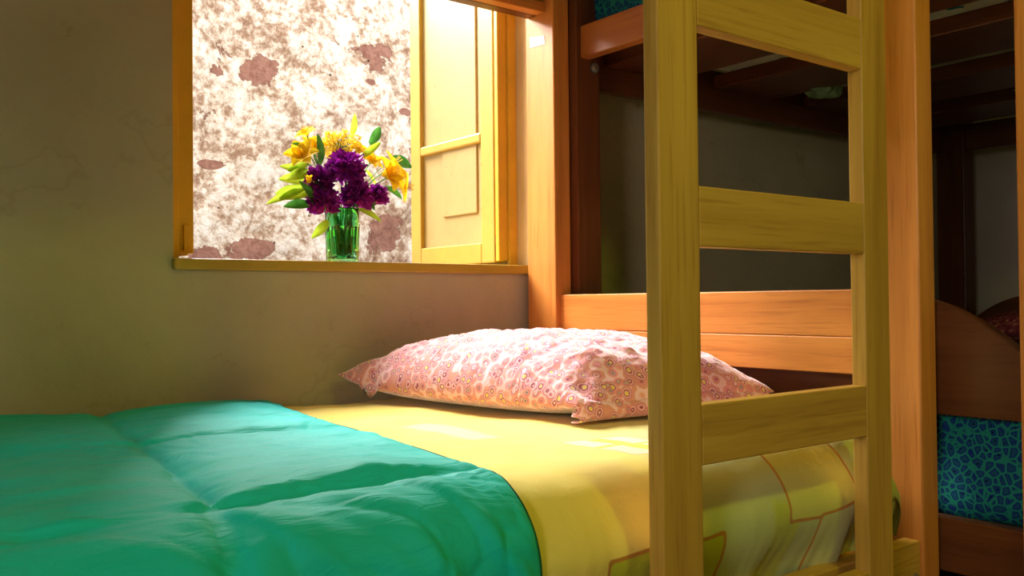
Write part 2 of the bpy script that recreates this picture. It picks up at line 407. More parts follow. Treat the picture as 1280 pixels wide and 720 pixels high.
# ------------------------------------------------------------------ bunk bed behind the headboard
BX0, BX1 = 1.444, 3.300
bB = thing('bunk_bed', (2.4, 1.12, 0), 'dark brown wooden bunk bed with arched end boards standing behind the orange headboard', 'bunk bed')
for (x0, x1) in ((BX0, BX0+0.074), (BX1, BX1+0.074)):
    pbox('post', bB, DK[2], x0, x1, 1.600, 1.700, 0, 2.0, 0.003)
    pbox('post', bB, OR[2] if x0 < 2 else DK[2], x0, x1, 0.545, 0.622, 0, 2.0, 0.003)
def arch(x, y0, y1, z0, thick=0.026, name='footboard'):
    bm = bmesh.new(); yc = (y0+y1)/2; hw = (y1-y0)/2; n = 40
    for side in (0, 1): pass
    fr, bk = [], []
    pts = [(y0, z0), (y1, z0)]
    for i in range(n+1):
        t = 1-2*i/n; d = abs(t)*hw
        z = 0.812 - 2.6*max(0.0, d-0.2)**2.6
        pts.append((yc+t*hw, z))
    fr = [bm.verts.new((x, y, z)) for y, z in pts]; bk = [bm.verts.new((x+thick, y, z)) for y, z in pts]
    bm.faces.new(fr[::-1]); bm.faces.new(bk)
    for k in range(len(pts)): bm.faces.new((fr[k], fr[(k+1) % len(pts)], bk[(k+1) % len(pts)], bk[k]))
    bmesh.ops.recalc_face_normals(bm, faces=bm.faces)
    es = [e for e in bm.edges if abs(e.verts[0].co.x-e.verts[1].co.x) < 1e-6]
    bmesh.ops.bevel(bm, geom=es, offset=0.002, segments=2, affect='EDGES')
    return put(name, bm, DK[1], bB)
arch(BX0+0.022, 0.622, 1.600, 0.610)
arch(BX1+0.022, 0.622, 1.600, 0.560, name='headboard')
pbox('end_rail', bB, DK[1], BX0+0.014, BX0+0.042, 0.622, 1.600, 0.360, 0.446)
pbox('end_rail', bB, DK[1], BX1+0.014, BX1+0.042, 0.622, 1.600, 0.360, 0.446)
pbox('end_rail', bB, MD, BX0+0.0125, BX0+0.042, 0.622, 1.600, 1.371, 1.447)
pbox('end_rail', bB, DK[1], BX1+0.0125, BX1+0.042, 0.622, 1.600, 1.325, 1.42)
for z0, z1 in ((0.360, 0.446), (1.325, 1.44)):
    pbox('side_rail', bB, DK[0], BX0+0.074, BX1, 1.672, 1.698, z0, z1)
    pbox('side_rail', bB, DK[0], BX0+0.074, BX1, 0.550, 0.578, z0, z1)
for k, x in enumerate((1.60, 2.02, 2.44, 2.86)):
    pbox('slat', bB, DK[1], x, x+0.25, 0.580, 1.670, 1.386, 1.424, 0.003)
for k in range(6):
    x = 1.58+k*0.29
    pbox('slat', bB, DK[1], x, x+0.10, 0.580, 1.670, 0.40, 0.42, 0.003)
bm = bmesh.new()
P = Vector((BX0+0.052, 1.597, 1.352)); tube(bm, [P, P+Vector((0, -0.006, 0)), P+Vector((0, -0.010, 0))], [0.012, 0.012, 0.006], 14)
put('bolt', bm, STEEL, bB)

def teal_mat():
    m, nt, b = new_mat('teal_and_blue_cell_print_cotton', 0.8, 0.15)
    tc = N(nt, 'ShaderNodeTexCoord')
    v = N(nt, 'ShaderNodeTexVoronoi', Scale=72.0); v.feature = 'DISTANCE_TO_EDGE'; L(nt, tc.outputs['Object'], v.inputs['Vector'])
    v2 = N(nt, 'ShaderNodeTexVoronoi', Scale=72.0); L(nt, tc.outputs['Object'], v2.inputs['Vector'])
    r = ramp(nt, v.outputs['Distance'], [(0.06, (0.015, 0.26, 0.18)), (0.11, (0.01, 0.09, 0.16)), (0.2, (0.006, 0.03, 0.20)), (0.30, (0.01, 0.09, 0.16))])
    sp = ramp(nt, v2.outputs['Distance'], [(0.12, (0.02, 0.2, 0.3)), (0.18, (1, 1, 1))])
    L(nt, mixc(nt, 1.0, r.outputs[0], sp.outputs[0], 'MULTIPLY'), b.inputs['Base Color'])
    return m
TEAL = teal_mat()
def soft_block(name, x0, x1, y0, y1, z0, z1, mat, amp=0.008, res=0.02, rad=0.05, seed=0.0):
    bm = bmesh.new(); cx, cy, cz = (x0+x1)/2, (y0+y1)/2, (z0+z1)/2; hx, hy, hz = (x1-x0)/2, (y1-y0)/2, (z1-z0)/2
    box(bm, x0, x1, y0, y1, z0, z1)
    bmesh.ops.subdivide_edges(bm, edges=[e for e in bm.edges if abs((e.verts[0].co-e.verts[1].co).z) < 1e-6], cuts=40, use_grid_fill=True)
    bmesh.ops.subdivide_edges(bm, edges=[e for e in bm.edges if abs((e.verts[0].co-e.verts[1].co).z) > 1e-6], cuts=8, use_grid_fill=True)
    for v in bm.verts:
        p = v.co - Vector((cx, cy, cz))
        q = Vector((max(-hx+rad, min(hx-rad, p.x)), max(-hy+rad, min(hy-rad, p.y)), max(-hz+rad, min(hz-rad, p.z))))
        d = p-q
        if d.length > 1e-6: p = q + d.normalized()*min(rad, d.length)
        w = Vector((cx, cy, cz))+p
        n_ = (d.normalized() if d.length > 1e-6 else Vector((0, 0, 1)))
        v.co = w + n_*amp*(fbm(w.x*7+seed, w.y*7, w.z*14, 4))
    bmesh.ops.recalc_face_normals(bm, faces=bm.faces)
    return put(name, bm, mat, smooth=True)
tag(soft_block('covered_mattress', BX0+0.058, BX1-0.01, 0.612, 1.660, 0.424, 0.655, TEAL, 0.012), 'mattress in teal and blue cell print cover under the arched footboard', 'mattress')
um = tag(soft_block('covered_mattress', BX0+0.058, BX1-0.01, 0.60, 1.660, 1.428, 1.56, TEAL, 0.006, seed=5), 'teal printed mattress on the upper berth behind the ladder', 'mattress')
bm = bmesh.new(); box(bm, BX0+0.09, BX1-0.03, 0.64, 1.62, 1.4255, 1.4275)
put('underside_sheet', bm, plain('faded_olive_sheeting', (0.55, 0.53, 0.36), 0.9, 0.1, 0.15, 9), um)
GRN = plain('green_cotton_scrap', (0.25, 0.38, 0.16), 0.9, 0.1, 0.4, 25)
def scrap(c, sx, sy, sz):
    bm = bmesh.new(); bmesh.ops.create_icosphere(bm, subdivisions=4, radius=1)
    for v in bm.verts:
        k = 1+0.45*fbm(v.co.x*1.6+c.x*9, v.co.y*1.6, v.co.z*1.6, 4)
        v.co = Vector((v.co.x*sx*k, v.co.y*sy*k, v.co.z*sz*k))+c
    return tag(put('tucked_cloth', bm, GRN, um, smooth=True), 'green cloth poking between the slats')
scrap(Vector((2.29, 1.50, 1.392)), 0.05, 0.055, 0.022); scrap(Vector((2.75, 1.10, 1.385)), 0.07, 0.06, 0.03)

def pillow_mesh(cx, cy, z0, lx, ly, H, rot, zs=None, amp=0.006, seed=0, nu=90, nv=110, pinch=0.10, dents=(), seam=0.42, quad4=None, lift=0.0):
    """closed pillow; zs = resting height; corners drawn out, seam at mid height"""
    bm = bmesh.new()
    def surf(u, v, s):
        # outline with slightly hollow sides and pointed corners
        ox = u*lx/2*(1-pinch*(1-v*v)*abs(u)**2) ; oy = v*ly/2*(1-pinch*0.6*(1-u*u)*abs(v)**2)
        e = max(0.0, (1-abs(u)**3.0)*(1-abs(v)**3.0))
        t = H*e**0.52
        wr = amp*fbm(u*5+seed, v*6, s*3, 4)*(0.4+0.6*min(1, 4*(1-max(abs(u), abs(v)))))
        wr += amp*0.9*(0.5-abs(noise.noise(Vector((u*5+v*3+seed, v*11-u*2, 3.0)))))*min(1, 5*(1-max(abs(u), abs(v)))) + amp*0.35*noise.noise(Vector((u*16+v*10, v*26, 7.0)))
        fold = amp*1.2*math.sin((u*9+fbm(u*2, v*2+seed, 0, 2)*3)+v*2)*max(0, abs(v)-0.35)
        if s > 0: z = H*seam + t*(1-seam) + (wr+fold)*(e**0.3)
        else: z = max(0.0, H*seam - t*seam*1.25)
        for (du, dv, w, dep) in dents:
            if s > 0: z -= dep*math.exp(-((u-du)**2+(v-dv)**2)/(w*w))
        z += lift*max(0, -u)**4*max(0, v)**4
        return ox, oy, max(0.002 if s > 0 else 0, z)
    ca, sa = math.cos(rot), math.sin(rot); tops = []; bots = []
    def w(p):
        if quad4:
            a_ = p[0]/lx+0.5; b_ = p[1]/ly+0.5; q = [Vector(c) for c in quad4]
            r = q[0].lerp(q[1], a_).lerp(q[3].lerp(q[2], a_), b_) if False else (q[0]*(1-a_)+q[1]*a_)*(1-b_)+(q[3]*(1-a_)+q[2]*a_)*b_
            return Vector((r.x, r.y, z0+p[2]))
        return Vector((cx+p[0]*ca-p[1]*sa, cy+p[0]*sa+p[1]*ca, z0+p[2]))
    def warp(k, n): t = 2*k/n-1; return math.sin(t*math.pi/2)*0.6+t*0.4
    T = [[bm.verts.new(w(surf(warp(i, nu), warp(j, nv), 1))) for i in range(nu+1)] for j in range(nv+1)]
    B = [[T[j][i] if i in (0, nu) or j in (0, nv) else bm.verts.new(w(surf(warp(i, nu), warp(j, nv), -1))) for i in range(nu+1)] for j in range(nv+1)]
    for j in range(nv):
        for i in range(nu):
            bm.faces.new((T[j][i], T[j][i+1], T[j+1][i+1], T[j+1][i])); bm.faces.new((B[j][i], B[j+1][i], B[j+1][i+1], B[j][i+1]))
    bmesh.ops.recalc_face_normals(bm, faces=bm.faces)
    return bm
MAR = new_mat('maroon_speckled_cotton', 0.85, 0.1)
tc = N(MAR[1], 'ShaderNodeTexCoord'); v = N(MAR[1], 'ShaderNodeTexNoise', Scale=90.0, Detail=3.0); L(MAR[1], tc.outputs['Object'], v.inputs[0])
L(MAR[1], ramp(MAR[1], v.outputs[0], [(0.42, (0.13, 0.02, 0.04)), (0.58, (0.24, 0.05, 0.06)), (0.66, (0.42, 0.20, 0.12))]).outputs[0], MAR[2].inputs['Base Color'])
tag(put('pillow', pillow_mesh(3.02, 1.10, 0.662, 0.38, 0.60, 0.100, R(2), seed=4, nu=40, nv=50), MAR[0], smooth=True), 'maroon speckled pillow at the far arched headboard', 'pillow')

# ------------------------------------------------------------------ lower berth of the near bunk: mattress, sheet
MX0, MX1 = -0.60, 1.355
bm = bmesh.new(); box(bm, MX0+0.01, MX1-0.012, 0.800, 1.700, 0.414, 0.588, 0.045, 4)
tag(put('mattress', bm, TICK), 'mattress on the lower berth wrapped in the yellow sheet', 'mattress')

# profile across the bed: from the wall side, over the top, over the front edge and down
def prof(s, ztop, yfront, rad, zbot, yback=1.722, rb=0.05):
    """s = arc length from back bottom (z=zbot)"""
    segs = []
    l1 = 0.10
    if s < l1: return yback, ztop-rb-(l1-s)
    s -= l1; q = rb*math.pi/2
    if s < q: t = s/rb; return yback-rb+rb*math.cos(t), ztop-rb+rb*math.sin(t)
    s -= q; w = (yback-rb)-(yfront+rad)
    if s < w: return yback-rb-s, ztop
    s -= w; q = rad*math.pi/2
    if s < q: t = s/rad; return yfront+rad-rad*math.sin(t), ztop-rad+rad*math.cos(t)
    s -= q
    return yfront, ztop-rad-s
SH_TOP, SH_F, SH_R = 0.600, 0.760, 0.085
L_SH = 0.10+0.05*math.pi/2+((1.722-0.05)-(SH_F+SH_R))+SH_R*math.pi/2+0.135
def sheet_z(x, y):   # gentle unevenness of the covered top
    return 0.006*fbm(x*3, y*3, 9, 3)
def normal_of(fn, s, x):
    y0, z0 = fn(s-0.004); y1, z1 = fn(s+0.004)
    t = Vector((0, y1-y0, z1-z0)).normalized(); return Vector((0, t.z, -t.y)) if True else None
def sheet_pt(x, s):
    fn = lambda q: prof(q, SH_TOP, SH_F, SH_R, 0.4)
    y, z = fn(s); n_ = normal_of(fn, s, x); n_ = n_ if n_.z >= 0 or z < SH_TOP-0.05 else -n_
    side = max(0, (SH_TOP-0.02-z)/0.15)
    side = min(1, side)
    k = x*34+2.2*fbm(x*3, s*1.5, 2, 3)
    dsp = 0.004*fbm(x*5, s*5, 9, 4)
    if y < 1.0:
        dsp += side*(0.009*math.sin(k)*(0.5+abs(math.sin(x*9))) + 0.010*noise.noise(Vector((x*22+s*2, s*3, 4.0))) + 0.005*noise.noise(Vector((x*55+s*6, s*5, 8.0))))
        if z < 0.52: y += 1.6*(0.52-z)**1.5*0.5
        y += -0.014*math.exp(-((z-0.50)/0.05)**2)
    pos = Vector((x, y, z)) + Vector((0, -1 if y < 1.0 else 1, 0))*dsp*side + Vector((0, 0, 1))*dsp*(1-side)
    # round off the head end
    e = (x-(MX1-0.07))/0.07
    if e > 0:
        pos.z -= 0.075*(1-math.sqrt(max(0, 1-e*e))) if pos.z > 0.5 else 0
        yc = 1.23; pos.y = yc+(pos.y-yc)*(1-0.055*(1-math.sqrt(max(0, 1-e*e))))
    return pos
bm = bmesh.new(); uvl = bm.loops.layers.uv.new('cloth')
nxs, nss = 300, 190
V = []; st = []
for i in range(nxs+1):
    x = 0.05 + (MX1-0.05)*i/nxs
    V.append([bm.verts.new(sheet_pt(x, L_SH*j/nss)) for j in range(nss+1)])
# end cap down at the head
cap = []
for k in range(1, 5): cap.append([bm.verts.new(Vector((MX1+0.004*math.sin(k), V[-1][j].co.y+(1.23-V[-1][j].co.y)*0.01*k, max(0.43, V[-1][j].co.z-0.035*k)))) for j in range(nss+1)])
rows = V+cap
for i in range(len(rows)-1):
    for j in range(nss):
        f = bm.faces.new((rows[i][j], rows[i+1][j], rows[i+1][j+1], rows[i][j+1]))
        for l, (ii, jj) in zip(f.loops, ((i, j), (i+1, j), (i+1, j+1), (i, j+1))):
            l[uvl].uv = (0.05+(MX1-0.05)*ii/nxs, L_SH*jj/nss)
bmesh.ops.recalc_face_normals(bm, faces=bm.faces)
S0 = 0.10+0.05*math.pi/2+((1.722-0.05)-(SH_F+SH_R))       # arc length where the front rounding starts
def S_of_y(y): return 0.10+0.05*math.pi/2+(1.722-0.05-y)
def S_of_z(z): return S0+SH_R*math.pi/2+(SH_TOP-SH_R-z)
def sheet_mat():
    m, nt, b = new_mat('yellow_sheet_with_squares_print', 0.8, 0.12)
    uv = N(nt, 'ShaderNodeUVMap'); uv.uv_map = 'cloth'
    n = N(nt, 'ShaderNodeTexNoise', Scale=6.0, Detail=2.0); L(nt, uv.outputs[0], n.inputs[0])
    nn = N(nt, 'ShaderNodeTexNoise', Scale=12.0, Detail=1.0); L(nt, uv.outputs[0], nn.inputs[0])
    off = nt.nodes.new('ShaderNodeVectorMath'); off.operation = 'MULTIPLY_ADD'
    L(nt, nn.outputs['Color'], off.inputs[0]); off.inputs[1].default_value = (0.012, 0.012, 0); L(nt, uv.outputs[0], off.inputs[2])
    sub = nt.nodes.new('ShaderNodeVectorMath'); sub.operation = 'SUBTRACT'; L(nt, off.outputs[0], sub.inputs[0]); sub.inputs[1].default_value = (0.006, 0.006, 0)
    sep = N(nt, 'ShaderNodeSeparateXYZ'); L(nt, sub.outputs[0], sep.inputs[0])
    U, Vv = sep.outputs[0], sep.outputs[1]
    # plain yellow ground, with the greyer printed panel towards the head of the bed
    ground = ramp(nt, n.outputs[0], [(0.3, (0.84, 0.68, 0.14)), (0.7, (0.88, 0.74, 0.21))]).outputs[0]
    def band(lo, hi, w=0.05):
        a1_ = N(nt, 'ShaderNodeMapRange'); a1_.interpolation_type = 'SMOOTHSTEP'; L(nt, U, a1_.inputs[0])
        a1_.inputs[1].default_value = lo; a1_.inputs[2].default_value = hi; return a1_.outputs[0]
    vb = N(nt, 'ShaderNodeMapRange'); vb.interpolation_type = 'SMOOTHSTEP'; L(nt, Vv, vb.inputs[0]); vb.inputs[1].default_value = S_of_y(1.08); vb.inputs[2].default_value = S_of_y(0.97)
    col = mixc(nt, math_(nt, 'MULTIPLY', band(0.84, 0.90), vb.outputs[0]), ground, (0.52, 0.58, 0.24))
    def rect(c, x0, x1, s0, s1, color, line=None, lw=0.0035, soft=0.0015, op=1.0):
        du = math_(nt, 'SUBTRACT', math_(nt, 'ABSOLUTE', math_(nt, 'SUBTRACT', U, (x0+x1)/2)), (x1-x0)/2)
        dv = math_(nt, 'SUBTRACT', math_(nt, 'ABSOLUTE', math_(nt, 'SUBTRACT', Vv, (s0+s1)/2)), (s1-s0)/2)
        sm = nt.nodes.new('ShaderNodeMath'); sm.operation = 'SMOOTH_MAX'; L(nt, du, sm.inputs[0]); L(nt, dv, sm.inputs[1]); sm.inputs[2].default_value = 0.012
        d = sm.outputs[0]
        if color:
            mr = N(nt, 'ShaderNodeMapRange'); L(nt, d, mr.inputs[0]); mr.inputs[1].default_value = soft; mr.inputs[2].default_value = -soft; mr.inputs[4].default_value = op
            c = mixc(nt, mr.outputs[0], c, color)
        if line:
            mr = N(nt, 'ShaderNodeMapRange'); L(nt, math_(nt, 'ABSOLUTE', d), mr.inputs[0]); mr.inputs[1].default_value = lw*0.75; mr.inputs[2].default_value = lw*0.35
            c = mixc(nt, mr.outputs[0], c, line)
        return c
    BR = (0.50, 0.22, 0.03); WHT = (0.82, 0.76, 0.52); LIME = (0.52, 0.56, 0.03); PK = (0.85, 0.45, 0.22)
    # on the top by the pillow
    col = rect(col, 0.855, 0.975, S_of_y(0.99), S_of_y(0.845), WHT, PK, 0.003)
    col = rect(col, 0.900, 0.935, S_of_y(0.99), S_of_y(0.845), (0.84, 0.68, 0.10), None)
    col = rect(col, 0.855, 0.975, S_of_y(0.925), S_of_y(0.91), (0.84, 0.68, 0.10), None)
    col = rect(col, 0.78, 0.83, S_of_y(1.30), S_of_y(1.10), WHT, None, op=0.5, soft=0.006)
    # over the rounded edge and down the side
    col = rect(col, 0.72, 0.915, S_of_z(0.510), S_of_z(0.33), LIME, BR, 0.0045)
    
    col = rect(col, 1.015, 1.075, S_of_z(0.53), S_of_z(0.36), LIME, None, op=0.8, soft=0.006)
    col = rect(col, 1.052, 1.21, S_of_y(0.86), S_of_z(0.500), (0.60, 0.60, 0.14), BR, 0.0045)
    col = rect(col, 1.12, 1.24, S_of_z(0.503), S_of_z(0.36), (0.55, 0.58, 0.24), BR, 0.004)
    col = rect(col, 1.22, 1.30, S_of_z(0.56), S_of_z(0.46), LIME, None, op=0.7, soft=0.005)
    col = rect(col, 1.16, 1.32, S_of_y(0.98), S_of_y(0.84), WHT, PK, 0.003)
    L(nt, col, b.inputs['Base Color'])
    wv = N(nt, 'ShaderNodeTexNoise', Scale=26.0, Detail=5.0, Roughness=0.6, Distortion=0.8); L(nt, uv.outputs[0], wv.inputs[0])
    bump(nt, b, wv.outputs[0], 0.25, 0.006)
    b.inputs['Sheen Weight'].default_value = 0.15
    return m
o = put('bed_sheet', bm, sheet_mat(), smooth=True)
tag(o, 'yellow bed sheet with printed squares tucked round the lower mattress', 'bed sheet')
md = o.modifiers.new('thickness', 'SOLIDIFY'); md.thickness = 0.002; md.offset = -1

# ------------------------------------------------------------------ green comforter
CB0, CB1 = 0.725, 0.615          # x of its edge at the wall and at the front
C_TOP, C_F, C_R = 0.606, 0.742, 0.10
C_LEN = 0.10+0.05*math.pi/2+((1.738-0.05)-(C_F+C_R))+C_R*math.pi/2+0.20
def seam_x_at(y): return 0.302+(y-0.827)*0.130
def puff(d, w=0.03): return 1-math.exp(-abs(d)/w) if True else 0
def com_pt(t, s, top=True):
    fn = lambda q: prof(q, C_TOP, C_F, C_R, 0.4, yback=1.738)
    y, z = fn(s)
    yy = 1.738-(s-0.14)                       # flattened coordinate across the bed
    q_ = max(0.0, min(1.0, (yy-0.75)/0.95)); edge = CB1+(CB0-CB1)*q_**1.3 + 0.006*math.sin(yy*7)+0.004*fbm(yy*6, 3, 0, 3)
    x = edge - t
    n_ = normal_of(fn, s, x)
    if n_.z < -0.01 or (abs(n_.z) <= 0.01 and ((y < 1) != (n_.y < 0))): n_ = -n_
    # quilting: seams along and across
    wob = 0.006*fbm(x*8, yy*8, 5, 2)
    sx = seam_x_at(yy)
    ds = [abs(x-(sx+k*0.32)+wob) for k in (-3, -2, -1, 0)]+[t*0.8+0.004]
    dy = [abs(yy-(yv+0.010*math.sin(x*9+k)) + wob) for k, yv in enumerate((1.30, 0.865, 0.43))]
    d = min(min(ds), min(dy))
    h = 0.011*(1-math.exp(-d/0.045)) + 0.006*(1-math.exp(-d/0.007))
    h *= 0.95+0.35*fbm(x*4, yy*4, 1, 2)
    # folds running off the seams, wrinkles across the front fall
    wp = fbm(x*2.2, yy*2.2, 7, 2)
    al = x*0.75-yy*0.65; ac = x*0.65+yy*0.75                       # folds fan out towards the front corner
    front = max(0.0, min(1.0, (0.93-yy)/0.12))
    wf = noise.noise(Vector((al*3.0+wp, ac*21+wp*2.0, 2.0)))+0.6*noise.noise(Vector((al*6, ac*38+wp*4, 4.0)))
    wb = noise.noise(Vector((x*3.5+wp, yy*16+wp*2+x*3, 8.0)))+0.4*noise.noise(Vector((x*9+wp, yy*34+wp*3, 5.0)))
    h += 0.0075*wf*front*min(1, t/0.03+0.3) + 0.0048*wb*(1-front)
    cr = noise.noise(Vector((x*3+wp*2, yy*9+x*4+wp*2, 12.0))); h -= 0.0035*math.exp(-(cr/0.05)**2)*(0.5+0.5*noise.noise(Vector((x*7, yy*7, 2.0))))
    cr = noise.noise(Vector((al*4+wp, ac*12+wp*2, 15.0))); h -= 0.002*math.exp(-(cr/0.06)**2)*front
    near = math.exp(-(d/0.06)**2)
    h += near*0.0030*noise.noise(Vector((x*30, yy*30, 3.0)))
    for yv, am in ((0.868, 0.0095), (1.305, 0.005), (0.433, 0.008)):    # the far square bulges over the near one
        q_ = yy-yv+0.010*math.sin(x*9); am *= min(1.0, t/0.10)
        am *= max(0, 0.95+0.35*noise.noise(Vector((x*5, yv*9, 1.0))))
        h += am*(math.exp(-q_/0.045) if q_ > 0 else max(0, 1+q_/0.010))
    h += 0.006*math.exp(-((x-0.60)/0.10)**2-((yy-1.60)/0.09)**2)
    if y < C_F+C_R: h += 0.003*math.sin(x*30+3*wp)*min(1, (C_F+C_R-y)/C_R)
    h = max(0.003, h)
    pos = Vector((x, y, z)) + n_*(h if top else 0.0)
    if pos.y > 1.744: pos.y = 1.744-0.0005*(pos.y-1.744)
    return pos
bm = bmesh.new(); na, ns = 270, 340
TT = [0]
def tpar(i): return 1.30*(i/na)**1.12
G = [[bm.verts.new(com_pt(tpar(i), C_LEN*j/ns)) for j in range(ns+1)] for i in range(na+1)]
for i in range(na):
    for j in range(ns): bm.faces.new((G[i][j], G[i][j+1], G[i+1][j+1], G[i+1][j]))
# rolled hem under the edge
H1 = []; HEM = []
for j in range(ns+1):
    p0 = G[0][j].co; q0 = com_pt(0.0, C_LEN*j/ns, False)
    H1.append(bm.verts.new(Vector((q0.x-0.004, q0.y, q0.z)))); HEM.append(p0.lerp(q0, 0.6)+Vector((0.0012, 0, 0)))
for j in range(ns): bm.faces.new((G[0][j], H1[j], H1[j+1], G[0][j+1]))
bmesh.ops.recalc_face_normals(bm, faces=bm.faces)
def green_mat():
    m, nt, b = new_mat('sea_green_polycotton', 0.62, 0.2)
    tc = N(nt, 'ShaderNodeTexCoord')
    n1 = N(nt, 'ShaderNodeTexNoise', Scale=5.0, Detail=3.0); L(nt, tc.outputs['Object'], n1.inputs[0])
    L(nt, ramp(nt, n1.outputs[0], [(0.3, (0.003, 0.50, 0.47)), (0.7, (0.008, 0.57, 0.55))]).outputs[0], b.inputs['Base Color'])
    mp = N(nt, 'ShaderNodeMapping'); mp.inputs['Rotation'].default_value = (0, 0, R(28)); mp.inputs['Scale'].default_value = (9, 42, 20); L(nt, tc.outputs['Object'], mp.inputs[0])
    n2 = N(nt, 'ShaderNodeTexNoise', Scale=1.0, Detail=5.0, Roughness=0.55, Distortion=1.4); L(nt, mp.outputs[0], n2.inputs[0])
    bump(nt, b, n2.outputs[0], 0.5, 0.009)
    b.inputs['Sheen Weight'].default_value = 0.04
    return m
o = put('comforter', bm, green_mat(), smooth=True)
bm = bmesh.new(); tube(bm, [Vector(v) for v in HEM], 0.0022, 6); put('hem', bm, plain('dark_green_binding', (0.004, 0.10, 0.06), 0.8, 0.1), o, smooth=True)
tag(o, 'sea green quilted comforter spread over the foot of the lower berth', 'comforter')
md = o.modifiers.new('thickness', 'SOLIDIFY'); md.thickness = 0.002; md.offset = -1

# ------------------------------------------------------------------ pink pillow
def pink_mat():
    m, nt, b = new_mat('pink_ring_print_cotton', 0.8, 0.12)
    tc = N(nt, 'ShaderNodeTexCoord')
    nw = N(nt, 'ShaderNodeTexNoise', Scale=30.0, Detail=1.0); L(nt, tc.outputs['Object'], nw.inputs[0])
    wa = nt.nodes.new('ShaderNodeVectorMath'); wa.operation = 'MULTIPLY_ADD'; L(nt, nw.outputs['Color'], wa.inputs[0]); wa.inputs[1].default_value = (0.010,)*3; L(nt, tc.outputs['Object'], wa.inputs[2])
    v = N(nt, 'ShaderNodeTexVoronoi', Scale=56.0); L(nt, wa.outputs[0], v.inputs['Vector'])
    PKc = (0.76, 0.25, 0.32); DR = (0.34, 0.06, 0.11); LP = (0.90, 0.54, 0.63)
    rings = ramp(nt, v.outputs['Distance'], [(0.0, (0.82, 0.60, 0.10)), (0.17, (0.82, 0.60, 0.10)), (0.20, LP), (0.25, DR), (0.31, DR), (0.33, PKc), (0.44, LP), (0.50, DR), (0.54, PKc), (0.7, (0.74, 0.30, 0.26))])
    dots = ramp(nt, v.outputs['Distance'], [(0.0, (0.18, 0.10, 0.14)), (0.09, (0.18, 0.10, 0.14)), (0.12, (0.62, 0.42, 0.40)), (0.20, (0.62, 0.42, 0.40)), (0.23, DR), (0.28, PKc), (0.40, PKc), (0.45, (0.75, 0.3, 0.2)), (0.6, LP)])
    sepc = N(nt, 'ShaderNodeSeparateColor'); L(nt, v.outputs['Color'], sepc.inputs[0])
    sel = ramp(nt, sepc.outputs[0], [(0.0, (0, 0, 0)), (0.5, (1, 1, 1))], 'CONSTANT')
    c = mixc(nt, sel.outputs[0], rings.outputs[0], dots.outputs[0])
    L(nt, c, b.inputs['Base Color'])
    mp = N(nt, 'ShaderNodeMapping'); mp.inputs['Rotation'].default_value = (0, 0, R(25)); mp.inputs['Scale'].default_value = (14, 48, 20); L(nt, tc.outputs['Object'], mp.inputs[0])
    n2 = N(nt, 'ShaderNodeTexNoise', Scale=1.0, Detail=4.0, Distortion=1.0); L(nt, mp.outputs[0], n2.inputs[0])
    bump(nt, b, n2.outputs[0], 0.5, 0.008)
    b.inputs['Sheen Weight'].default_value = 0.8; b.inputs['Sheen Roughness'].default_value = 0.45
    return m
PINK = pink_mat()
pc = Vector((1.145, 1.375)); prot = R(-7)
PLX, PLY, PH = 0.43, 0.66, 0.134
PQ = ((0.972, 1.085), (1.392, 1.020), (1.372, 1.690), (0.880, 1.722))
def pq(a_, b_):
    q = [Vector(c) for c in PQ]; return (q[0]*(1-a_)+q[1]*a_)*(1-b_)+(q[3]*(1-a_)+q[2]*a_)*b_
pm = pillow_mesh(pc.x, pc.y, 0.606, PLX, PLY, PH, prot, seed=1.7, amp=0.009, pinch=0.07,
                 dents=((-0.97, 0.70, 0.08, 0.030), (-0.84, -0.93, 0.07, 0.012), (-0.6, -0.97, 0.10, 0.008), (-0.55, -0.45, 0.16, 0.006), (0.1, -0.6, 0.2, 0.006), (0.5, -0.5, 0.12, 0.006)), seam=0.20, quad4=PQ, lift=0.022)
pil = tag(put('pillow', pm, PINK, smooth=True), 'pink ring-print pillow lying on the yellow sheet against the headboard', 'pillow')
# hem flap of the pillowcase along the near end
bm = bmesh.new(); ca, sa = math.cos(prot), math.sin(prot); rows = []
nf = 70
prof_ = [(0.010, 0.034), (-0.004, 0.030), (-0.010, 0.020), (-0.009, 0.008), (-0.002, 0.002), (0.010, 0.001)]   # rolled lip: out, up
for (o_, z_) in prof_:
    row = []
    for i in range(nf+1):
        u = -1+2*i/nf; k_ = min(1.0, (1-abs(u))*8+0.25)
        b_ = 0.5*0.07*0.6*(1-u*u) + o_/PLY + 0.002*math.sin(u*9)
        w_ = pq((u*(1-0.0*abs(u)))/2+0.5, max(-0.02, b_+0.004)); row.append(bm.verts.new((w_.x, w_.y, 0.6075+z_*k_*(1+0.15*math.sin(u*5+1)))))
    rows.append(row)
for j in range(len(rows)-1):
    for i in range(nf): bm.faces.new((rows[j][i], rows[j+1][i], rows[j+1][i+1], rows[j][i+1]))
h = put('hem_flap', bm, PINK, pil, smooth=True)
md = h.modifiers.new('t', 'SOLIDIFY'); md.thickness = 0.0025; md.offset = 0

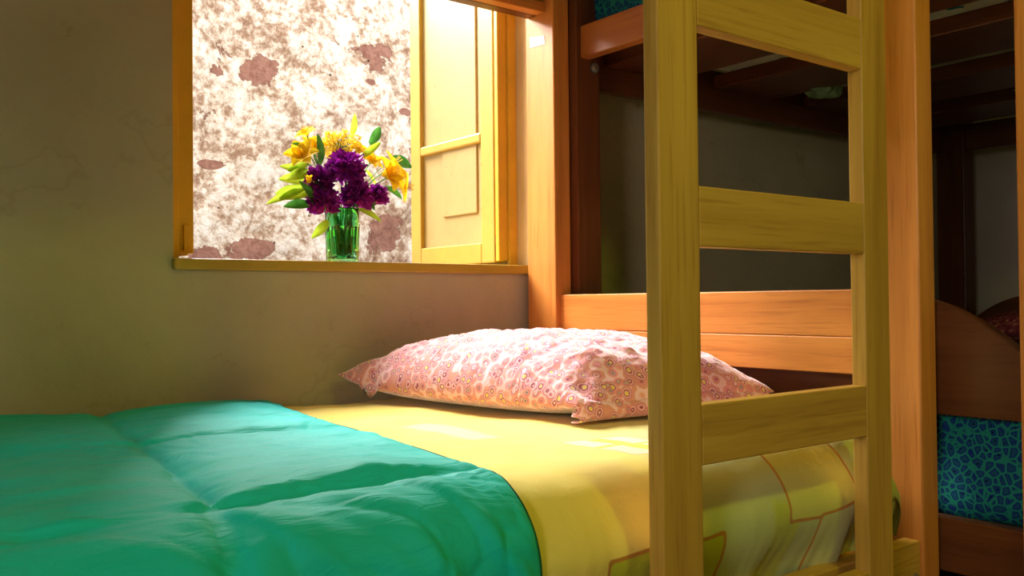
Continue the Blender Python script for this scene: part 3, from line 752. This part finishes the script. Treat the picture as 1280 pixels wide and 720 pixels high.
# ------------------------------------------------------------------ vase and flowers on the sill
VB = Vector((0.978, 1.880, 0.888)); VH = 0.125
vase = thing('vase', VB, 'green ribbed glass tumbler holding the flowers on the window sill', 'vase')
bm = bmesh.new(); n = 96
def vr(z):  # outer radius
    return 0.0345 + 0.0050*(z/VH) + (0.0016 if abs(z-0.088) < 0.004 else 0)
outer = []; zz = [0, 0.003, 0.012, 0.03, 0.05, 0.07, 0.083, 0.085, 0.088, 0.091, 0.093, 0.11, 0.122, VH]
for z in zz:
    ring = []
    for k in range(n):
        a_ = 2*math.pi*k/n; rib = 0.0011*math.cos(a_*12) if z < 0.084 else 0
        r0 = vr(z)+rib - (0.003 if z == 0 else 0)
        ring.append(bm.verts.new(VB+Vector((r0*math.cos(a_), r0*math.sin(a_), z+0.0005))))
    outer.append(ring)
inner = []
for z in [VH, 0.1, 0.05, 0.012]:
    inner.append([bm.verts.new(VB+Vector(((vr(z)-0.0032)*math.cos(2*math.pi*k/n), (vr(z)-0.0032)*math.sin(2*math.pi*k/n), z))) for k in range(n)])
allr = outer+inner
for a_, b_ in zip(allr, allr[1:]):
    for k in range(n): bm.faces.new((a_[k], a_[(k+1) % n], b_[(k+1) % n], b_[k]))
bm.faces.new(outer[0][::-1]); bm.faces.new(inner[-1])
bmesh.ops.recalc_face_normals(bm, faces=bm.faces)
m, nt, b = new_mat('green_glass', 0.03, 0.5)
b.inputs['Base Color'].default_value = (0.30, 0.85, 0.50, 1); b.inputs['Transmission Weight'].default_value = 1.0; b.inputs['IOR'].default_value = 1.45
put('glass', bm, m, vase, smooth=True)
bm = bmesh.new(); rings = []
for z in (0.0135, 0.085):
    rings.append([bm.verts.new(VB+Vector(((vr(z)-0.0036)*math.cos(2*math.pi*k/48), (vr(z)-0.0036)*math.sin(2*math.pi*k/48), z))) for k in range(48)])
for k in range(48): bm.faces.new((rings[0][k], rings[0][(k+1) % 48], rings[1][(k+1) % 48], rings[1][k]))
bm.faces.new(rings[0][::-1]); bm.faces.new(rings[1])
m, nt, b = new_mat('greenish_water', 0.0, 0.5); b.inputs['Base Color'].default_value = (0.45, 0.8, 0.45, 1); b.inputs['Transmission Weight'].default_value = 1.0; b.inputs['IOR'].default_value = 1.33
put('water', bm, m, vase, smooth=True)

def leafy(name, c1, c2, trans=0.35, rough=0.5):
    m, nt, b = new_mat(name, rough, 0.3)
    tc = N(nt, 'ShaderNodeTexCoord'); n = N(nt, 'ShaderNodeTexNoise', Scale=60.0, Detail=3.0); L(nt, tc.outputs['Object'], n.inputs[0])
    c = ramp(nt, n.outputs[0], [(0.35, c1), (0.65, c2)]).outputs[0]; L(nt, c, b.inputs['Base Color'])
    t = N(nt, 'ShaderNodeBsdfTranslucent'); L(nt, c, t.inputs[0]); mx = N(nt, 'ShaderNodeMixShader'); mx.inputs[0].default_value = trans
    out = nt.nodes['Material Output']; L(nt, b.outputs[0], mx.inputs[1]); L(nt, t.outputs[0], mx.inputs[2]); L(nt, mx.outputs[0], out.inputs[0])
    return m
PUR = leafy('purple_petal', (0.20, 0.004, 0.24), (0.42, 0.02, 0.40), 0.35)
YPT = leafy('yellow_petal', (0.82, 0.55, 0.01), (0.90, 0.70, 0.03), 0.45)
GLD = leafy('golden_blossom', (0.75, 0.50, 0.02), (0.88, 0.68, 0.06), 0.4)
LGR = leafy('light_green_leaf', (0.28, 0.45, 0.02), (0.42, 0.55, 0.05), 0.45)
DGR = leafy('deep_green_leaf', (0.03, 0.16, 0.02), (0.07, 0.26, 0.04), 0.3)
STM = leafy('stem_green', (0.06, 0.22, 0.03), (0.12, 0.32, 0.05), 0.15)

def stem_pts(head, k):
    base = VB+Vector((0.012*math.cos(k*2.4), 0.012*math.sin(k*2.4), 0.018))
    rim = VB+Vector((0.022*max(-1, min(1, (head.x-VB.x)/0.06)), 0.022*max(-1, min(1, (head.y-VB.y)/0.06)), VH))
    pts = []
    for i in range(11):
        t = i/10
        if t < 0.5: pts.append(base.lerp(rim, t*2))
        else:
            s = (t-0.5)*2; mid = rim+(rim-base)*0.35
            pts.append((1-s)**2*rim+2*s*(1-s)*mid+s*s*head)
    return pts
def petal(bm, o, d, nrm, ln, wd, curl=0.3, cup=0.3, nseg=6, ruffle=0.0, seed=0):
    d = d.normalized(); sd = d.cross(nrm).normalized(); nn = sd.cross(d).normalized(); rows = []
    for i in range(nseg+1):
        t = i/nseg; w = wd*math.sin(math.pi*min(1, (t*0.88+0.09)))**0.8
        c = o+d*ln*t*(1-0.12*curl*t)+nn*(-curl*ln*t*t)
        row = []
        for j in (-1, -0.5, 0, 0.5, 1):
            off = nn*(cup*w*abs(j)**2 + ruffle*math.sin(j*6+i*2+seed)*t*t)
            row.append(bm.verts.new(c+sd*w*j*0.5+off))
        rows.append(row)
    for a_, b_ in zip(rows, rows[1:]):
        for k in range(4): bm.faces.new((a_[k], a_[k+1], b_[k+1], b_[k]))
kk = [0]
def with_stem(t, head, rad=0.0016):
    kk[0] += 1
    bm = bmesh.new(); tube(bm, stem_pts(head, kk[0]), rad, 6); put('stem', bm, STM, t, smooth=True)
def purple(px, py, y, r, label):
    h = at(px, py, y=y); t = thing('purple_flower', VB+Vector((0, 0, 0.018)), label, 'flower', 'purple flowers in the vase')
    with_stem(t, h-Vector((0, 0, r*0.5)), 0.0018)
    bm = bmesh.new(); rnd = random.Random(int(px*7+py))
    for i in range(int(150)):
        ph = i*2.39996; ct = 1-1.55*(i+0.5)/150; st_ = math.sqrt(max(0, 1-ct*ct))
        d = Vector((st_*math.cos(ph), st_*math.sin(ph), ct)); d += Vector([rnd.uniform(-.25, .25) for _ in range(3)]); d.normalize()
        nrm = Vector([rnd.uniform(-1, 1) for _ in range(3)])
        rr = r*rnd.uniform(0.85, 1.12)
        petal(bm, h+d*rr*0.25, d, nrm, rr*0.75, r*0.42, rnd.uniform(-.3, .4), 0.3, 4, 0.0022, i)
    put('petals', bm, PUR, t, smooth=True)
def lily(px, py, y, r, dirv, label, n=6):
    h = at(px, py, y=y); t = thing('yellow_lily', VB+Vector((0, 0, 0.018)), label, 'flower', 'yellow lilies in the vase')
    with_stem(t, h)
    d0 = Vector(dirv).normalized(); a1_ = d0.cross(Vector((0, 0, 1)) if abs(d0.z) < 0.9 else Vector((1, 0, 0))).normalized(); a2_ = d0.cross(a1_)
    bm = bmesh.new()
    for k in range(n):
        a_ = k*2*math.pi/n+0.3*random.random()
        rad = a1_*math.cos(a_)+a2_*math.sin(a_)
        petal(bm, h, (d0*0.75+rad*0.8), d0-rad*0.3, r*random.uniform(1.05, 1.25), r*0.85, 0.35, 0.25, 6, 0.001, k)
    put('petals', bm, YPT, t, smooth=True)
    bm = bmesh.new()
    for k in range(5):
        a_ = k*1.256; e = h+d0*r*0.95+(a1_*math.cos(a_)+a2_*math.sin(a_))*r*0.2
        tube(bm, [h, h.lerp(e, 0.6)+d0*0.001, e], 0.0006, 5)
    put('stamens', bm, GLD, t, smooth=True)
def spray(px, py, y, sx, sz, cnt, label):
    h = at(px, py, y=y); t = thing('golden_spray', VB+Vector((0, 0, 0.018)), label, 'flower')
    with_stem(t, h-Vector((0, 0, sz*0.4)))
    rnd = random.Random(3); bm = bmesh.new(); tw = bmesh.new()
    for i in range(cnt):
        a_ = rnd.uniform(0, 6.283); q = math.sqrt(rnd.random())
        c = h+Vector((math.cos(a_)*q*sx, rnd.uniform(-.6, .6)*sx, math.sin(a_)*q*sz))
        for k in range(5):
            d = Vector([rnd.uniform(-1, 1) for _ in range(3)]); petal(bm, c, d, Vector([rnd.uniform(-1, 1) for _ in range(3)]), 0.0062, 0.0038, 0.3, 0.3, 3)
        if i % 3 == 0: tube(tw, [h-Vector((0, 0, sz*0.4)), h.lerp(c, 0.5), c], 0.0005, 4)
    put('blossoms', bm, GLD, t); tag(put('twigs', tw, STM, t))
def leafstem(px, py, y, tip, ln, wd, mat, label, cup=0.25):
    """leaf whose base is at px,py and tip at pixel tip"""
    o0 = at(px, py, y=y); o1 = at(tip[0], tip[1], y=y-tip[2] if len(tip) > 2 else y)
    t = thing('leaf_stem', VB+Vector((0, 0, 0.018)), label, 'leaf', 'leaves in the vase')
    with_stem(t, o0, 0.0011)
    bm = bmesh.new(); d = o1-o0
    petal(bm, o0, d, Vector((0.3, -0.85, 0.45)), d.length, wd*1.35, 0.12, cup, 9)
    put('leaf', bm, mat, t, smooth=True)
purple(432, 212, 1.855, 0.0461, 'top purple ruffled flower, largest in the middle of the bouquet')
purple(399, 226, 1.862, 0.0353, 'purple ruffled flower on the left, beside the yellow bud')
purple(404, 254, 1.850, 0.0393, 'lowest left purple ruffled flower hanging over the glass rim')
purple(446, 246, 1.845, 0.0407, 'purple ruffled flower in front, right above the glass')
purple(470, 246, 1.855, 0.0298, 'outermost right purple ruffled flower beside the yellow lilies')
lily(378, 196, 1.88, 0.0379, (-0.5, -0.6, 0.4), 'yellow lily at the upper left of the bouquet')
lily(392, 188, 1.90, 0.0345, (-0.1, -0.7, 0.6), 'yellow lily between the left lily and the golden spray')
lily(384, 170, 1.90, 0.0259, (-0.6, -0.3, 0.8), 'small yellow lily at the top left of the bouquet')
lily(484, 222, 1.86, 0.0448, (0.3, -0.8, 0.3), 'large yellow lily on the right, below the dark leaf')
lily(498, 232, 1.875, 0.0379, (0.7, -0.5, -0.1), 'outermost right yellow lily, facing down')
lily(488, 208, 1.89, 0.0345, (0.6, -0.4, 0.6), 'yellow lily under the broad dark leaf')
lily(446, 188, 1.90, 0.022, (0.0, -0.7, 0.5), 'yellow lily above the top purple flower on its right side')
lily(462, 204, 1.89, 0.0293, (0.2, -0.7, 0.6), 'pale yellow lily just right of the top purple flower')
spray(424, 182, 1.90, 0.048, 0.034, 260, 'fluffy golden spray above the purple flowers')
leafstem(487, 200, 1.90, (516, 207, 0.02), .07, 0.032, DGR, 'broad dark green leaf sticking out on the right', 0.15)
leafstem(438, 172, 1.91, (446, 141), .05, 0.014, LGR, 'upright green leaf at the very top of the bouquet')
leafstem(462, 180, 1.92, (477, 158), .05, 0.018, DGR, 'dark leaf at the top right of the bouquet')
leafstem(450, 198, 1.88, (478, 176), .05, 0.012, LGR, 'narrow leaf slanting up to the right behind the lilies')
leafstem(399, 206, 1.86, (400, 166), .05, 0.018, STM, 'upright green bud leaf in front of the left lilies')
leafstem(383, 186, 1.88, (366, 178), .04, 0.010, DGR, 'small leaf over the upper left lily')
leafstem(385, 232, 1.86, (336, 252, 0.02), .06, 0.016, LGR, 'long light green leaf pointing far left')
leafstem(385, 222, 1.88, (352, 205, 0.0), .06, 0.022, LGR, 'broad light green leaf at the left above the long one')
leafstem(382, 236, 1.89, (345, 240, 0.0), .06, 0.018, LGR, 'middle light green leaf on the left')
leafstem(386, 215, 1.87, (360, 222, 0.02), .06, 0.02, LGR, 'light leaf behind the yellow bud')
leafstem(388, 256, 1.86, (357, 256, 0.02), .06, 0.018, DGR, 'dark leaf at the lower left of the bouquet')
leafstem(396, 262, 1.85, (378, 225, 0.02), .06, 0.022, STM, 'mid green leaf curling up beside the purple flowers')
leafstem(410, 276, 1.845, (391, 297, 0.01), .06, 0.016, LGR, 'light green leaf drooping left of the glass')
leafstem(448, 262, 1.85, (478, 275, 0.02), .06, 0.016, LGR, 'yellow green leaf drooping right of the glass')
leafstem(480, 234, 1.88, (504, 247, 0.02), .06, 0.018, DGR, 'dark leaf under the outermost right lily')
leafstem(470, 232, 1.90, (456, 208, 0.0), .06, 0.01, LGR, 'short pale leaf among the right lilies')
leafstem(384, 228, 1.90, (350, 222, 0.0), .06, 0.024, LGR, 'broad pale leaf between the two upper left leaves')
leafstem(388, 240, 1.87, (352, 246, 0.03), .06, 0.020, LGR, 'light leaf beside the long left pointing leaf')
leafstem(384, 200, 1.89, (362, 212, 0.02), .06, 0.022, LGR, 'light green leaf under the upper left lily')
leafstem(455, 250, 1.86, (470, 262, 0.0), .06, 0.020, DGR, 'dark leaf tucked under the right purple flower')
t = thing('flower_bud', VB+Vector((0, 0, 0.018)), 'closed yellow bud in front of the left purple flower', 'flower')
h = at(386, 224, y=1.83); with_stem(t, h, 0.001)
bm = bmesh.new()
for k in range(5):
    a_ = k*1.2566; petal(bm, h-Vector((0, 0, 0.009)), Vector((0.25*math.cos(a_), 0.25*math.sin(a_), 1)), Vector((-math.cos(a_), -math.sin(a_), 0.2)), 0.02, 0.013, 0.25, 0.35, 6)
put('petals', bm, YPT, t, smooth=True)
